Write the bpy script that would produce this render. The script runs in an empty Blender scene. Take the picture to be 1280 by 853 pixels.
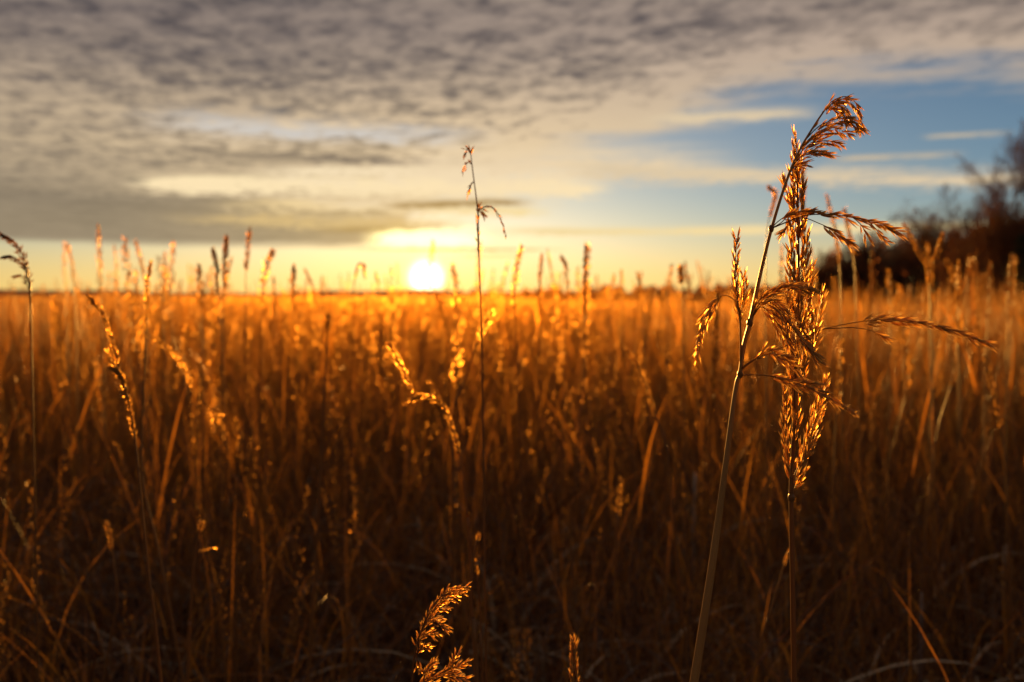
import bpy, math, random
import numpy as np
from mathutils import Vector, Matrix

random.seed(7)
RNG = np.random.default_rng(7)
R = math.radians
SC = bpy.context.scene
COL = SC.collection

# ------------------------------------------------------------------ camera, light, exposure
EYE = 1.2
F = 1372.0                                   # focal length in pixels of a 1280 px wide frame
PITCH = math.atan(54.5 / F)
SUN_EL, SUN_AZ = R(2.5), R(-4.46)            # azimuth from +Y towards +X

cam = bpy.data.cameras.new('camera')
cam.sensor_width = 36.0
cam.lens = 36.0 * F / 1280.0
cam.clip_start, cam.clip_end = 0.02, 9000.0
cam.dof.use_dof = True
cam.dof.focus_distance = 0.752
cam.dof.aperture_fstop = 7.0
cam.dof.aperture_blades = 7
CAM = bpy.data.objects.new('camera', cam)
COL.objects.link(CAM)
CAM.location = (0, 0, EYE)
CAM.rotation_euler = (R(90) - PITCH, 0, 0)
SC.camera = CAM

SC.view_settings.view_transform = 'Standard'
SC.view_settings.look = 'None'
SC.view_settings.exposure = 0.98
SC.view_settings.gamma = 1.0
SC.cycles.use_denoising = True
SC.cycles.max_bounces = 10
SC.cycles.diffuse_bounces = 4
SC.cycles.transmission_bounces = 6
SC.cycles.caustics_reflective = False
SC.cycles.caustics_refractive = False
SC.cycles.sample_clamp_indirect = 6.0

sun = bpy.data.lights.new('sun', 'SUN')
sun.energy = 5.0
sun.angle = R(0.5)
sun.color = (1.0, 0.44, 0.075)
SUN = bpy.data.objects.new('sun', sun)
COL.objects.link(SUN)
SUN_DIR = Vector((math.sin(SUN_AZ) * math.cos(SUN_EL), math.cos(SUN_AZ) * math.cos(SUN_EL), math.sin(SUN_EL)))
SUN.rotation_euler = (-SUN_DIR).to_track_quat('-Z', 'Y').to_euler()
SUN.location = (0, 0, 30)

world = bpy.data.worlds.new('World')
SC.world = world
world.use_nodes = True
NT = world.node_tree


class V:
    """A float socket (or number) with arithmetic: builds Math nodes."""
    nt = NT

    def __init__(s, k):
        s.k = k

    @staticmethod
    def op(o, *a, clamp=False):
        n = V.nt.nodes.new('ShaderNodeMath')
        n.operation = o
        n.use_clamp = clamp
        for i, x in enumerate(a):
            x = x.k if isinstance(x, V) else x
            if isinstance(x, (int, float)):
                n.inputs[i].default_value = x
            else:
                V.nt.links.new(x, n.inputs[i])
        return V(n.outputs[0])

    def __add__(s, o): return V.op('ADD', s, o)
    __radd__ = __add__
    def __sub__(s, o): return V.op('SUBTRACT', s, o)
    def __rsub__(s, o): return V.op('SUBTRACT', o, s)
    def __mul__(s, o): return V.op('MULTIPLY', s, o)
    __rmul__ = __mul__
    def __truediv__(s, o): return V.op('DIVIDE', s, o)


def clamp01(a): return V.op('ADD', a, 0.0, clamp=True)


def sstep(lo, hi, x):
    n = V.nt.nodes.new('ShaderNodeMapRange')
    n.interpolation_type = 'SMOOTHSTEP'
    for i, v in ((0, x), (1, lo), (2, hi), (3, 0.0), (4, 1.0)):
        v = v.k if isinstance(v, V) else v
        if isinstance(v, (int, float)):
            n.inputs[i].default_value = v
        else:
            V.nt.links.new(v, n.inputs[i])
    return V(n.outputs[0])


def gauss(x, mu, sg):
    d = (x - mu) * (1.0 / sg)
    return V.op('POWER', 2.71828, d * d * -1.0)


def window(x, lo, hi, soft):
    return sstep(lo - soft, lo + soft, x) * (1.0 - sstep(hi - soft, hi + soft, x))


def vec(*a):
    n = V.nt.nodes.new('ShaderNodeCombineXYZ')
    for i, x in enumerate(a):
        x = x.k if isinstance(x, V) else x
        if isinstance(x, (int, float)):
            n.inputs[i].default_value = x
        else:
            V.nt.links.new(x, n.inputs[i])
    return n.outputs[0]


def noise(v, scale, detail=4.0, rough=0.55, dist=0.0):
    n = V.nt.nodes.new('ShaderNodeTexNoise')
    V.nt.links.new(v, n.inputs['Vector'])
    n.inputs['Scale'].default_value = scale
    n.inputs['Detail'].default_value = detail
    n.inputs['Roughness'].default_value = rough
    n.inputs['Distortion'].default_value = dist
    return V(n.outputs[0])


def mixc(f, a, b):
    n = V.nt.nodes.new('ShaderNodeMix')
    n.data_type = 'RGBA'
    for s, v in ((n.inputs[0], f), (n.inputs[6], a), (n.inputs[7], b)):
        v = v.k if isinstance(v, V) else v
        if isinstance(v, tuple):
            s.default_value = (*v, 1.0)
        elif isinstance(v, (int, float)):
            s.default_value = v
        else:
            V.nt.links.new(v, s)
    return n.outputs[2]


def scalec(c, f):
    n = V.nt.nodes.new('ShaderNodeVectorMath')
    n.operation = 'SCALE'
    if isinstance(c, tuple):
        n.inputs[0].default_value = c
    else:
        V.nt.links.new(c, n.inputs[0])
    V.nt.links.new(f.k, n.inputs[3])
    return n.outputs[0]


def addc(a, b):
    n = V.nt.nodes.new('ShaderNodeVectorMath')
    n.operation = 'ADD'
    V.nt.links.new(a, n.inputs[0])
    V.nt.links.new(b, n.inputs[1])
    return n.outputs[0]


def build_sky():
    N, L = NT.nodes, NT.links
    bg = N['Background']
    bg.inputs[1].default_value = 0.05
    sky = N.new('ShaderNodeTexSky')
    sky.sky_type = 'NISHITA'
    sky.sun_disc = False
    sky.sun_elevation = SUN_EL
    sky.sun_rotation = SUN_AZ
    sky.air_density, sky.dust_density, sky.ozone_density = 0.62, 0.22, 2.1
    co = N.new('ShaderNodeTexCoord')
    sep = N.new('ShaderNodeSeparateXYZ')
    L.new(co.outputs['Generated'], sep.inputs[0])
    x, y, z = (V(sep.outputs[i]) for i in range(3))
    A = V.op('ARCTAN2', x, y) * (180 / math.pi)
    E = V.op('ARCSINE', z) * (180 / math.pi)
    # coordinates on a flat cloud layer overhead
    den = V.op('MAXIMUM', z, 0.0) + 0.045
    u, v = x / den, y / den
    plane = vec(u, v, 0.0)
    warp = noise(plane, 0.9, 3) - 0.5
    rip = noise(vec(u * 1.5, v * 1.1 + u * 0.2, 0.0), 5.0, 5, 0.58, 0.3)                  # altocumulus ripples
    rip2 = noise(vec(u * 1.5 + v * 0.3, v, 3.0), 11.0, 3, 0.6)
    big = noise(plane, 0.55, 3)
    st = noise(vec(A * 0.10, E * 1.0, 1.7), 1.0, 4, 0.55)      # long flat streaks
    st2 = noise(vec(A * 0.22, E * 2.6, 5.1), 1.0, 4, 0.6)
    # lower edge of the cloud deck, in degrees over the azimuth
    cv = N.new('ShaderNodeFloatCurve')
    pts = [(-60, 3.2), (-26.7, 2.75), (-12, 2.62), (-7.4, 2.75), (-5, 4.3), (-2, 5.9), (2, 6.9), (6, 8.0), (9.6, 9.7), (15, 10.8), (21, 10.9), (26.7, 10.2), (60, 8.0)]
    c = cv.mapping.curves[0]
    while len(c.points) < len(pts):
        c.points.new(0.5, 0.5)
    for p, (a, e) in zip(c.points, pts):
        p.location = ((a + 60) / 120, e / 20)
        p.handle_type = 'AUTO_CLAMPED'
    cv.mapping.update()
    L.new(clamp01((A + 60.0) * (1 / 120)).k, cv.inputs['Value'])
    E0 = V(cv.outputs[0]) * 20.0
    soft = 0.26 + 1.15 * sstep(-9.0, 2.0, A)
    ragged = (st - 0.5) * 3.0 * sstep(-9.0, 0.0, A) + (rip - 0.5) * 1.6 * sstep(-8.0, 3.0, A) + (st2 - 0.5) * 0.5 + (st - 0.5) * 1.6 * sstep(-16.0, -7.0, A)
    D = E - E0 + ragged
    deck = sstep(soft * -1.0, soft, D)
    # colour of the deck: thin gaps let the low sun through
    near_sun = gauss(A, -4.5, 15.0) * gauss(E, 4.0, 6.0)
    thin = 1.0 - sstep(0.0, 4.5, D)
    lumps = sstep(0.28, 0.66, rip * 0.66 + rip2 * 0.34 + (big - 0.5) * 0.45)
    lit = clamp01(lumps * (0.2 + 0.8 * sstep(2.0, 9.0, E + A * 0.10 + 1.6)) * (0.56 + 0.34 * sstep(-14.0, 8.0, A) + 0.40 * near_sun) * (1.15 - 0.35 * sstep(9.0, 15.0, E))
                  + 0.62 * thin * sstep(-7.0, 3.0, A) * sstep(0.3, 0.7, st + 0.12) + 0.5 * near_sun * sstep(0.45, 0.7, st)
                  - 0.45 * (1.0 - sstep(3.2, 6.5, E)) * (1.0 - sstep(-9.0, -3.0, A)))
    shade = mixc(sstep(3.0, 9.0, E), (3.2, 2.5, 1.6), (0.98, 0.84, 0.88))
    lit = lit * (1.0 - 0.6 * sstep(30.0, 90.0, V.op('ABSOLUTE', A + 4.5))) * (1.0 - 0.4 * sstep(16.0, 50.0, E))   # less low sun on the far side
    shade = mixc(gauss(A, -3.5, 9.5) * gauss(E, 3.5, 3.6), shade, (6.0, 4.3, 2.0))
    cream = mixc(sstep(-6.0, 16.0, A), (8.6, 6.5, 3.9), (7.0, 5.5, 3.7))
    beige = mixc(sstep(6.5, 14.0, E), cream, (4.9, 3.75, 2.95))
    shade = scalec(shade, 0.55 + 0.95 * (st2 * 0.55 + rip * 0.45))
    deck_col = mixc(lit, shade, beige)
    base = scalec(sky.outputs[0], V(N.new('ShaderNodeValue').outputs[0]))
    base.node.inputs[3].links[0].from_node.outputs[0].default_value = 1.0
    low = gauss(E, 0.0, 2.5)
    base = mixc(low * 0.8, base, (9.0, 6.0, 1.7))           # dusty yellow air near the horizon
    col = mixc(deck, base, deck_col)

    # separate streaks below the deck
    def streak(a0, a1, e, w, tilt, soft_a, amt, k_st, colr):
        nonlocal col
        ee = E + A * tilt + (st - 0.5) * k_st + warp * 0.35 * k_st + ((rip - 0.5) * 1.5 + (rip2 - 0.5) * 0.8) * min(k_st, 1.0)
        m = gauss(ee, e, w) * window(A, a0, a1, soft_a)
        fib = sstep(0.30, 0.66, rip * 0.6 + rip2 * 0.4)
        m = clamp01(m * (0.22 + 0.6 * sstep(0.36, 0.62, st2) + 0.75 * fib) * amt)
        col = mixc(m, col, colr)
    cr = (9.0, 7.0, 4.2)
    cr2 = (7.4, 5.9, 3.9)
    streak(-18, 4, 5.65, 0.34, 0.0, 1.8, 1.9, 0.7, (10.0, 7.9, 4.7))
    streak(-12, 4, 6.3, 0.40, 0.0, 2.5, 1.4, 0.9, (9.4, 7.5, 4.8))
    streak(-17, -3, 8.3, 0.45, 0.02, 3.5, 0.9, 1.2, (6.4, 5.9, 5.3))
    streak(-15, -2, 6.95, 0.22, 0.02, 3.0, 0.9, 0.9, (2.6, 2.0, 1.4))
    streak(-13, -3, 4.6, 0.30, 0.0, 3.0, 1.5, 0.9, (8.8, 6.5, 3.2))
    streak(-15, -4, 3.75, 0.22, 0.01, 3.5, 1.1, 0.8, (7.4, 5.2, 2.2))
    streak(-10, 1, 4.9, 0.45, 0.0, 3.0, 0.9, 0.6, cr)
    streak(-5, 10, 6.9, 0.75, 0.02, 3.0, 1.0, 0.8, (8.6, 6.7, 4.3))
    streak(4, 25, 6.75, 0.42, 0.045, 2.5, 1.1, 0.7, cr2)
    streak(7.5, 14.8, 9.0, 0.26, -0.015, 1.5, 1.1, 0.3, cr2)
    streak(20.8, 24.0, 7.75, 0.10, 0.0, 0.8, 1.0, 0.15, (5.6, 4.7, 3.4))
    streak(16.5, 21.7, 6.85, 0.13, 0.0, 1.0, 1.0, 0.15, (6.0, 4.9, 3.4))
    streak(0, 34, 3.42, 0.20, 0.0, 3.0, 1.1, 0.2, (9.3, 7.2, 3.6))
    streak(-4, 1.4, 4.45, 0.20, 0.0, 1.0, 1.2, 0.2, (9.6, 7.4, 3.6))
    streak(-6.3, 0.5, 4.95, 0.17, -0.03, 1.2, 0.9, 0.3, (4.4, 2.9, 1.1))
    streak(-9.5, -3.5, 3.75, 0.16, -0.03, 1.5, 0.9, 0.2, (4.8, 3.1, 1.0))
    streak(-6.8, -2.0, 3.05, 0.34, 0.0, 1.3, 1.3, 0.7, (26.0, 21.0, 9.0))
    streak(-2.5, 0.5, 2.15, 0.10, 0.0, 0.8, 0.9, 0.1, (11.0, 8.0, 3.0))
    streak(-8, 2.0, 2.5, 0.07, 0.0, 1.5, 0.8, 0.1, (6.0, 3.9, 1.1))
    # the sun seen through thin haze, and its aureole
    dp = N.new('ShaderNodeVectorMath')
    dp.operation = 'DOT_PRODUCT'
    L.new(co.outputs['Generated'], dp.inputs[0])
    vis = R(1.02)                                               # where the flattened disc is seen above the field
    dp.inputs[1].default_value = (math.sin(SUN_AZ) * math.cos(vis), math.cos(SUN_AZ) * math.cos(vis), math.sin(vis))
    ang = V.op('ARCCOSINE', V.op('MINIMUM', V(dp.outputs['Value']), 1.0)) * (180 / math.pi)
    disc = V.op('POWER', 1.0 - sstep(0.0, 1.7, ang), 3.0)
    halo = V.op('POWER', 2.71828, ang * -0.95)
    col = addc(col, scalec((1.0, 0.50, 0.045), halo * 13.0))
    col = addc(col, scalec((1.0, 0.82, 0.45), disc * 110.0))
    L.new(col, bg.inputs[0])


build_sky()


# ------------------------------------------------------------------ helpers
def P(px, py, d):
    """World point that a pixel of the 1280 px photograph shows at ground distance d."""
    cx, cz = (px - 640.0) / F, (426.5 - py) / F
    c, s = math.cos(PITCH), math.sin(PITCH)
    yy, zz = c + cz * s, -s + cz * c
    return Vector((cx / yy * d, d, EYE + zz / yy * d))


class MB:
    """Collects vertices and faces of one mesh."""
    def __init__(s):
        s.v, s.f, s.m = [], [], []

    def face(s, ids, m=0):
        s.f.append(tuple(ids))
        s.m.append(m)

    def tube(s, pts, radii, n=5, m=0, cap=True):
        pts = [Vector(p) for p in pts]
        prev = None
        ref = Vector((0.31, 0.87, 0.11))
        for i, p in enumerate(pts):
            t = (pts[min(i + 1, len(pts) - 1)] - pts[max(i - 1, 0)])
            t = t.normalized() if t.length > 1e-9 else Vector((0, 0, 1))
            a = t.cross(ref)
            if a.length < 1e-4:
                a = t.cross(Vector((1, 0, 0)))
            a.normalize()
            b = t.cross(a)
            k = len(s.v)
            for j in range(n):
                w = 2 * math.pi * j / n
                s.v.append(p + (a * math.cos(w) + b * math.sin(w)) * radii[i])
            if prev is not None:
                for j in range(n):
                    s.face((prev + j, prev + (j + 1) % n, k + (j + 1) % n, k + j), m)
            prev = k
        if cap:
            s.face([prev + j for j in range(n)], m)

    def ribbon(s, pts, widths, side, m=0, keel=0.0):
        """A grass blade: two strips folded along a keel."""
        base = len(s.v)
        n = len(pts)
        for i, p in enumerate(pts):
            p = Vector(p)
            t = (Vector(pts[min(i + 1, n - 1)]) - Vector(pts[max(i - 1, 0)])).normalized()
            sd = (side - t * side.dot(t))
            sd = sd.normalized() if sd.length > 1e-6 else Vector((1, 0, 0))
            up = sd.cross(t)
            s.v += [p - sd * widths[i], p - up * keel * widths[i], p + sd * widths[i]]
        for i in range(n - 1):
            a, b = base + 3 * i, base + 3 * i + 3
            s.face((a, a + 1, b + 1, b), m)
            s.face((a + 1, a + 2, b + 2, b + 1), m)

    def flake(s, p, d, l, w, m=0, side=None):
        """A tiny husk: a bent four-cornered scale."""
        d = d.normalized()
        sd = side if side is not None else d.cross(Vector((random.gauss(0, 1), random.gauss(0, 1), random.gauss(0, 1))))
        if sd.length < 1e-6:
            sd = Vector((1, 0, 0))
        sd.normalize()
        up = sd.cross(d)
        k = len(s.v)
        s.v += [p, p + d * l * 0.45 + sd * w, p + d * l, p + d * l * 0.45 - sd * w, p + d * l * 0.42 + up * w * 0.9]
        s.face((k, k + 1, k + 4), m)
        s.face((k + 1, k + 2, k + 4), m)
        s.face((k + 2, k + 3, k + 4), m)
        s.face((k + 3, k, k + 4), m)

    def mesh(s, name, mats, smooth=True):
        me = bpy.data.meshes.new(name)
        me.from_pydata([tuple(v) for v in s.v], [], s.f)
        for mt in mats:
            me.materials.append(mt)
        me.polygons.foreach_set('material_index', s.m)
        if smooth:
            me.polygons.foreach_set('use_smooth', [True] * len(s.f))
        me.update()
        return me

    def obj(s, name, mats, parent=None, loc=None, smooth=True):
        o = bpy.data.objects.new(name, s.mesh(name, mats if isinstance(mats, list) else [mats], smooth))
        COL.objects.link(o)
        if parent:
            o.parent = parent
        if loc is not None:
            o.location = loc
        return o


def tag(o, label=None, cat=None, group=None, kind=None):
    for k, v in (('label', label), ('category', cat), ('group', group), ('kind', kind)):
        if v:
            o[k] = v
    return o


def empty(name, loc):
    o = bpy.data.objects.new(name, None)
    COL.objects.link(o)
    o.location = loc
    o.empty_display_size = 0.05
    return o


def smooth_path(pts, n):
    """Catmull-Rom through the points."""
    pts = [Vector(p) for p in pts]
    if len(pts) < 3:
        return [pts[0].lerp(pts[-1], i / n) for i in range(n + 1)]
    ext = [pts[0] * 2 - pts[1]] + pts + [pts[-1] * 2 - pts[-2]]
    out = []
    segs = len(pts) - 1
    for i in range(n + 1):
        t = i / n * segs
        k = min(int(t), segs - 1)
        f = t - k
        a, b, c, d = ext[k:k + 4]
        out.append(0.5 * ((2 * b) + (c - a) * f + (2 * a - 5 * b + 4 * c - d) * f * f + (3 * b - a - 3 * c + d) * f ** 3))
    return out


# ------------------------------------------------------------------ materials
def plant_mat(name, base, trans, rough=0.5, t=0.5, vary=0.35, spec=0.35, grain=900.0, fwd=0.24):
    m = bpy.data.materials.new(name)
    m.use_nodes = True
    nt = m.node_tree
    V.nt = nt
    N, L = nt.nodes, nt.links
    pr = N['Principled BSDF']
    out = N['Material Output']
    oi = N.new('ShaderNodeObjectInfo')
    ge = N.new('ShaderNodeNewGeometry')
    tc = N.new('ShaderNodeTexCoord')
    n1 = noise(tc.outputs['Object'], 14.0, 3)
    n2 = noise(tc.outputs['Object'], grain, 2)
    isl = V(ge.outputs['Random Per Island'])
    var = (V(oi.outputs['Random']) - 0.5) * vary + (n1 - 0.5) * vary + (n2 - 0.5) * 0.3 + (isl - 0.5) * vary + 1.0
    var = V.op('MAXIMUM', var, 0.25)
    redder = clamp01(0.35 + (isl - 0.5) * 0.9)
    b2 = mixc(redder, base, (base[0] * 0.85, base[1] * 0.72, base[2] * 0.6))
    t2 = mixc(redder, trans, (trans[0] * 0.92, trans[1] * 0.78, trans[2] * 0.6))
    L.new(scalec(b2, var), pr.inputs['Base Color'])
    pr.inputs['Roughness'].default_value = rough
    pr.inputs['Specular IOR Level'].default_value = spec
    tr = N.new('ShaderNodeBsdfTranslucent')
    L.new(scalec(t2, var), tr.inputs['Color'])
    mx = N.new('ShaderNodeMixShader')
    mx.inputs[0].default_value = t
    rf = N.new('ShaderNodeBsdfRefraction')                       # thin dry tissue scatters mostly forward
    rf.inputs['Roughness'].default_value = 0.5
    rf.inputs['IOR'].default_value = 1.3
    L.new(scalec(t2, var), rf.inputs['Color'])
    m2 = N.new('ShaderNodeMixShader')
    m2.inputs[0].default_value = fwd
    L.new(tr.outputs[0], m2.inputs[1])
    L.new(rf.outputs[0], m2.inputs[2])
    L.new(pr.outputs[0], mx.inputs[1])
    L.new(m2.outputs[0], mx.inputs[2])
    L.new(mx.outputs[0], out.inputs['Surface'])
    return m


M_HUSK = plant_mat('dry_husk', (0.44, 0.28, 0.12), (0.86, 0.54, 0.16), 0.5, 0.5, spec=0.25, fwd=0.30)
M_HEAD = plant_mat('backlit_husk', (0.27, 0.15, 0.055), (0.66, 0.36, 0.08), 0.5, 0.45, spec=0.25, fwd=0.16)  # darker copy of the husk colour, standing in for backlit shade on heads
M_DARK = plant_mat('silhouette_husk', (0.15, 0.08, 0.032), (0.34, 0.16, 0.04), 0.5, 0.4, spec=0.25, fwd=0.08)  # darkest husk copy: silhouette against the bright sky put into the colour
M_GOLD = plant_mat('fine_gold_husk', (0.38, 0.23, 0.09), (0.80, 0.46, 0.11), 0.6, 0.5, spec=0.15, fwd=0.20)
M_TAN = plant_mat('tan_stem', (0.46, 0.25, 0.085), (0.5, 0.26, 0.06), 0.45, 0.2, grain=1500.0)
M_STEM = plant_mat('dry_stem', (0.20, 0.088, 0.028), (0.45, 0.19, 0.045), 0.4, 0.15)
M_LEAF = plant_mat('dry_leaf', (0.22, 0.10, 0.03), (0.86, 0.38, 0.045), 0.38, 0.6, spec=0.5, grain=300.0, fwd=0.36)
M_BLADE = plant_mat('pale_blade', (0.58, 0.44, 0.27), (0.5, 0.33, 0.13), 0.35, 0.3, spec=0.6, grain=300.0)
M_THATCH = plant_mat('withered_shaded_thatch', (0.075, 0.032, 0.011), (0.16, 0.06, 0.015), 0.5, 0.3, spec=0.4, grain=300.0)  # withered leaf colour, darkened further for the shade low between the stems
M_BARK = plant_mat('dark_bark', (0.11, 0.075, 0.05), (0.1, 0.06, 0.03), 0.8, 0.0)
M_TWIG = plant_mat('brown_twigs', (0.22, 0.11, 0.055), (0.26, 0.11, 0.04), 0.75, 0.3)
M_EVER = plant_mat('evergreen_needles', (0.06, 0.065, 0.03), (0.07, 0.07, 0.02), 0.6, 0.25)


def ground_mat(name, c1, c2, scale):
    m = bpy.data.materials.new(name)
    m.use_nodes = True
    nt = m.node_tree
    V.nt = nt
    pr = nt.nodes['Principled BSDF']
    tc = nt.nodes.new('ShaderNodeTexCoord')
    n = noise(tc.outputs['Object'], scale, 8, 0.65)
    nt.links.new(mixc(sstep(0.35, 0.65, n), c1, c2), pr.inputs['Base Color'])
    pr.inputs['Roughness'].default_value = 0.95
    bp = nt.nodes.new('ShaderNodeBump')
    bp.inputs['Distance'].default_value = 0.03
    nt.links.new(n.k, bp.inputs['Height'])
    nt.links.new(bp.outputs[0], pr.inputs['Normal'])
    return m


# ------------------------------------------------------------------ setting: ground and far hills
def build_ground():
    mb = MB()
    S = 3500.0
    for x, y in ((-S, -S), (S, -S), (S, S), (-S, S)):
        mb.v.append(Vector((x, y, 0)))
    mb.face((0, 1, 2, 3))
    o = mb.obj('ground', ground_mat('field_soil', (0.05, 0.032, 0.018), (0.13, 0.085, 0.04), 6.0))
    tag(o, 'flat brown meadow floor under the tall dry grass', 'ground', kind='structure')
    # a very low wooded ridge far to the left
    mb = MB()
    nx = 90
    for j, yy in enumerate((1500.0, 1560.0, 1700.0, 1950.0)):
        for i in range(nx + 1):
            x = -1900 + 2500 * i / nx
            h = 10.5 + 2.5 * math.sin(i * 0.33) + 1.3 * math.sin(i * 1.1 + 1) + random.uniform(-.6, .6)
            h *= max(0.0, min(1.0, (560 - x) / 500.0))
            z = (-0.5, h * 0.75, h, -0.5)[j]
            mb.v.append(Vector((x, yy, z)))
    for j in range(3):
        for i in range(nx):
            a = j * (nx + 1) + i
            mb.face((a, a + 1, a + nx + 2, a + nx + 1))
    o = mb.obj('hills', ground_mat('far_woods', (0.05, 0.05, 0.045), (0.09, 0.085, 0.07), 0.02))
    tag(o, 'very low dark ridge along the horizon on the left', 'hills', kind='structure')


build_ground()


# ------------------------------------------------------------------ plants: shared shapes
def add_panicle(mb, path, style, wid, n, fl, fw, m=0):
    """Husks round an axis given as a path from its base to its tip."""
    L = len(path) - 1
    for i in range(n):
        t = (i + random.random()) / n
        k = min(int(t * L), L - 1)
        p = path[k].lerp(path[k + 1], t * L - k)
        ax = (path[k + 1] - path[k]).normalized()
        th = random.uniform(0, 2 * math.pi)
        a = ax.cross(Vector((0.3, 0.8, 0.2))).normalized()
        out = a * math.cos(th) + ax.cross(a) * math.sin(th)
        if style == 'narrow':
            env = wid * (0.35 + 0.65 * math.sin(math.pi * min(1, 0.12 + t * 0.9)) ** 0.8) * random.uniform(0.2, 1)
            d = ax + out * random.uniform(0.1, 0.4)
        elif style == 'plume':
            env = wid * (1 - t) ** 0.6 * (0.3 + 0.7 * min(1, t * 5)) * random.uniform(0.1, 1.0)
            d = ax * random.uniform(0.6, 1) + out * random.uniform(0.3, 0.8)
        else:                                                   # nodding: husks hang to the lower side
            dn = Vector((0.25, 0, -1))
            out = (out * 0.5 + dn * 0.7).normalized()
            env = wid * math.sin(math.pi * min(1, 0.15 + t * 0.8)) * random.uniform(0.0, 1.0)
            d = ax * 0.8 + out * random.uniform(0.2, 0.7)
        q = p + out * env + ax * env * 0.8
        mb.flake(q, d, fl * random.uniform(0.7, 1.3), fw * random.uniform(0.7, 1.3), m)


def blade_path(root, head, length, droop, n=6):
    """A leaf that rises along head and bends over."""
    p = Vector(root)
    d = Vector(head).normalized()
    hz = Vector((d.x, d.y, 0))
    hz = hz.normalized() if hz.length > 1e-4 else Vector((1, 0, 0))
    out = [p.copy()]
    for i in range(n):
        p = p + d * (length / n)
        d = (d + Vector((0, 0, -1)) * droop / n + hz * droop * 0.25 / n).normalized()
        out.append(p.copy())
    return out


def add_leaf(mb, root, head, length, droop, w, m, n=6):
    path = blade_path(root, head, length, droop, n)
    wd = [w * (0.55 + 0.45 * math.sin(math.pi * min(1, 0.25 + 0.6 * i / n))) * (1 - (i / n) ** 3 * 0.92) for i in range(n + 1)]
    d = Vector(head)
    side = d.cross(Vector((0, 0, 1)))
    side = side.normalized() if side.length > 1e-3 else Vector((1, 0, 0))
    tw = random.uniform(-0.9, 0.9)
    side = Matrix.Rotation(tw, 3, 'Z') @ side
    mb.ribbon(path, wd, side, m, 0.35)


# ------------------------------------------------------------------ the grass field (one mass)
def rnd_dir(lean):
    a = random.uniform(0, 2 * math.pi)
    return Vector((math.cos(a) * lean, math.sin(a) * lean, 1))


def tuft_mesh(i, stems, leaves, detail=1.0):
    """A tuft about 1 m tall: stems with husk heads, stem leaves and arching base leaves."""
    mb = MB()
    for q in range(stems):
        r = Vector((random.gauss(0, .09), random.gauss(0, .09), 0))
        h = random.uniform(0.66, 1.0)
        lean = rnd_dir(abs(random.gauss(0, .09)))
        bend = Vector((random.gauss(0.03, .05), random.gauss(0, .05), 0))
        pts = [r + lean * h * t + bend * t ** 3 for t in (0, .3, .6, .8, .92, 1.0)]
        mb.tube(pts, [.0017, .0015, .0012, .0009, .0007, .0004], 3, 1, False)
        if q % 2 == 0:
            pp = smooth_path([pts[3], pts[4], pts[5]], 5)
            add_panicle(mb, pp, random.choice(('narrow', 'narrow', 'plume')), random.uniform(.003, .008), int(26 * detail), .009, .0015, 0)
        for k in range(4):
            t = random.uniform(.1, .8)
            p = r + lean * h * t + bend * t ** 3
            dr = rnd_dir(random.uniform(.1, .6))
            add_leaf(mb, p, dr, random.uniform(.16, .38), random.uniform(.2, 1.7), random.uniform(.001, .002), 2, 5)
    for _ in range(leaves):
        r = Vector((random.gauss(0, .1), random.gauss(0, .1), 0))
        add_leaf(mb, r, rnd_dir(random.uniform(.1, .6)), random.uniform(.5, .92), random.uniform(.5, 2.4), random.uniform(.0014, .003), 2, 7)
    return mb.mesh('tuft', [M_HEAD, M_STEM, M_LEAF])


def low_tuft_mesh(i):
    """Arching leaves only, about half a metre tall."""
    mb = MB()
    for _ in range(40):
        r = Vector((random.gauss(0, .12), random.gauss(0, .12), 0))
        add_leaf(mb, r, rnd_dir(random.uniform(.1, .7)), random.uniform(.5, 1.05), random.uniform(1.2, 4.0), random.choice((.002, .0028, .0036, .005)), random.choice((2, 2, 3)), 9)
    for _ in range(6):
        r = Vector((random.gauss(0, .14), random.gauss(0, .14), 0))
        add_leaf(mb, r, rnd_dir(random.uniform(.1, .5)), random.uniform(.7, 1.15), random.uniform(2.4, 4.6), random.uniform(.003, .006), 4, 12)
    for _ in range(5):
        r = Vector((random.gauss(0, .1), random.gauss(0, .1), 0))
        d = rnd_dir(random.uniform(0, .3))
        l = random.uniform(.4, .8)
        mb.tube([r, r + d * l * .5, r + d * l + Vector((0, 0, -.02))], [.002, .0016, .001], 3, 1, False)
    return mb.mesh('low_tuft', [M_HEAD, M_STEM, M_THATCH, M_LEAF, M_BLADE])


def tall_mesh(i):
    random.seed(100 + i)
    """One taller stem with its head."""
    mb = MB()
    lean = rnd_dir(abs(random.gauss(0, .08)))
    bend = Vector((random.gauss(0.03, .06), random.gauss(0, .05), 0))
    pts = [lean * t + bend * t ** 3 for t in (0, .3, .6, .8, .9, 1.0)]
    mb.tube(pts, [.002, .0018, .0015, .0011, .0008, .0005], 4, 1, False)
    style = ('narrow', 'plume', 'nodding', 'narrow')[i % 4]
    add_panicle(mb, smooth_path(pts[3:], 6), style, random.uniform(.004, .014), 120, .011, .0021, 0)
    for k in range(2):
        t = random.uniform(.35, .72)
        add_leaf(mb, lean * t + bend * t ** 3, rnd_dir(random.uniform(.1, .5)), random.uniform(.2, .4), random.uniform(.2, 1.6), .0022, 2, 5)
    return mb.mesh('tall_stem', [M_DARK if i % 3 == 0 else M_HEAD, M_STEM, M_LEAF])


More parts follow.
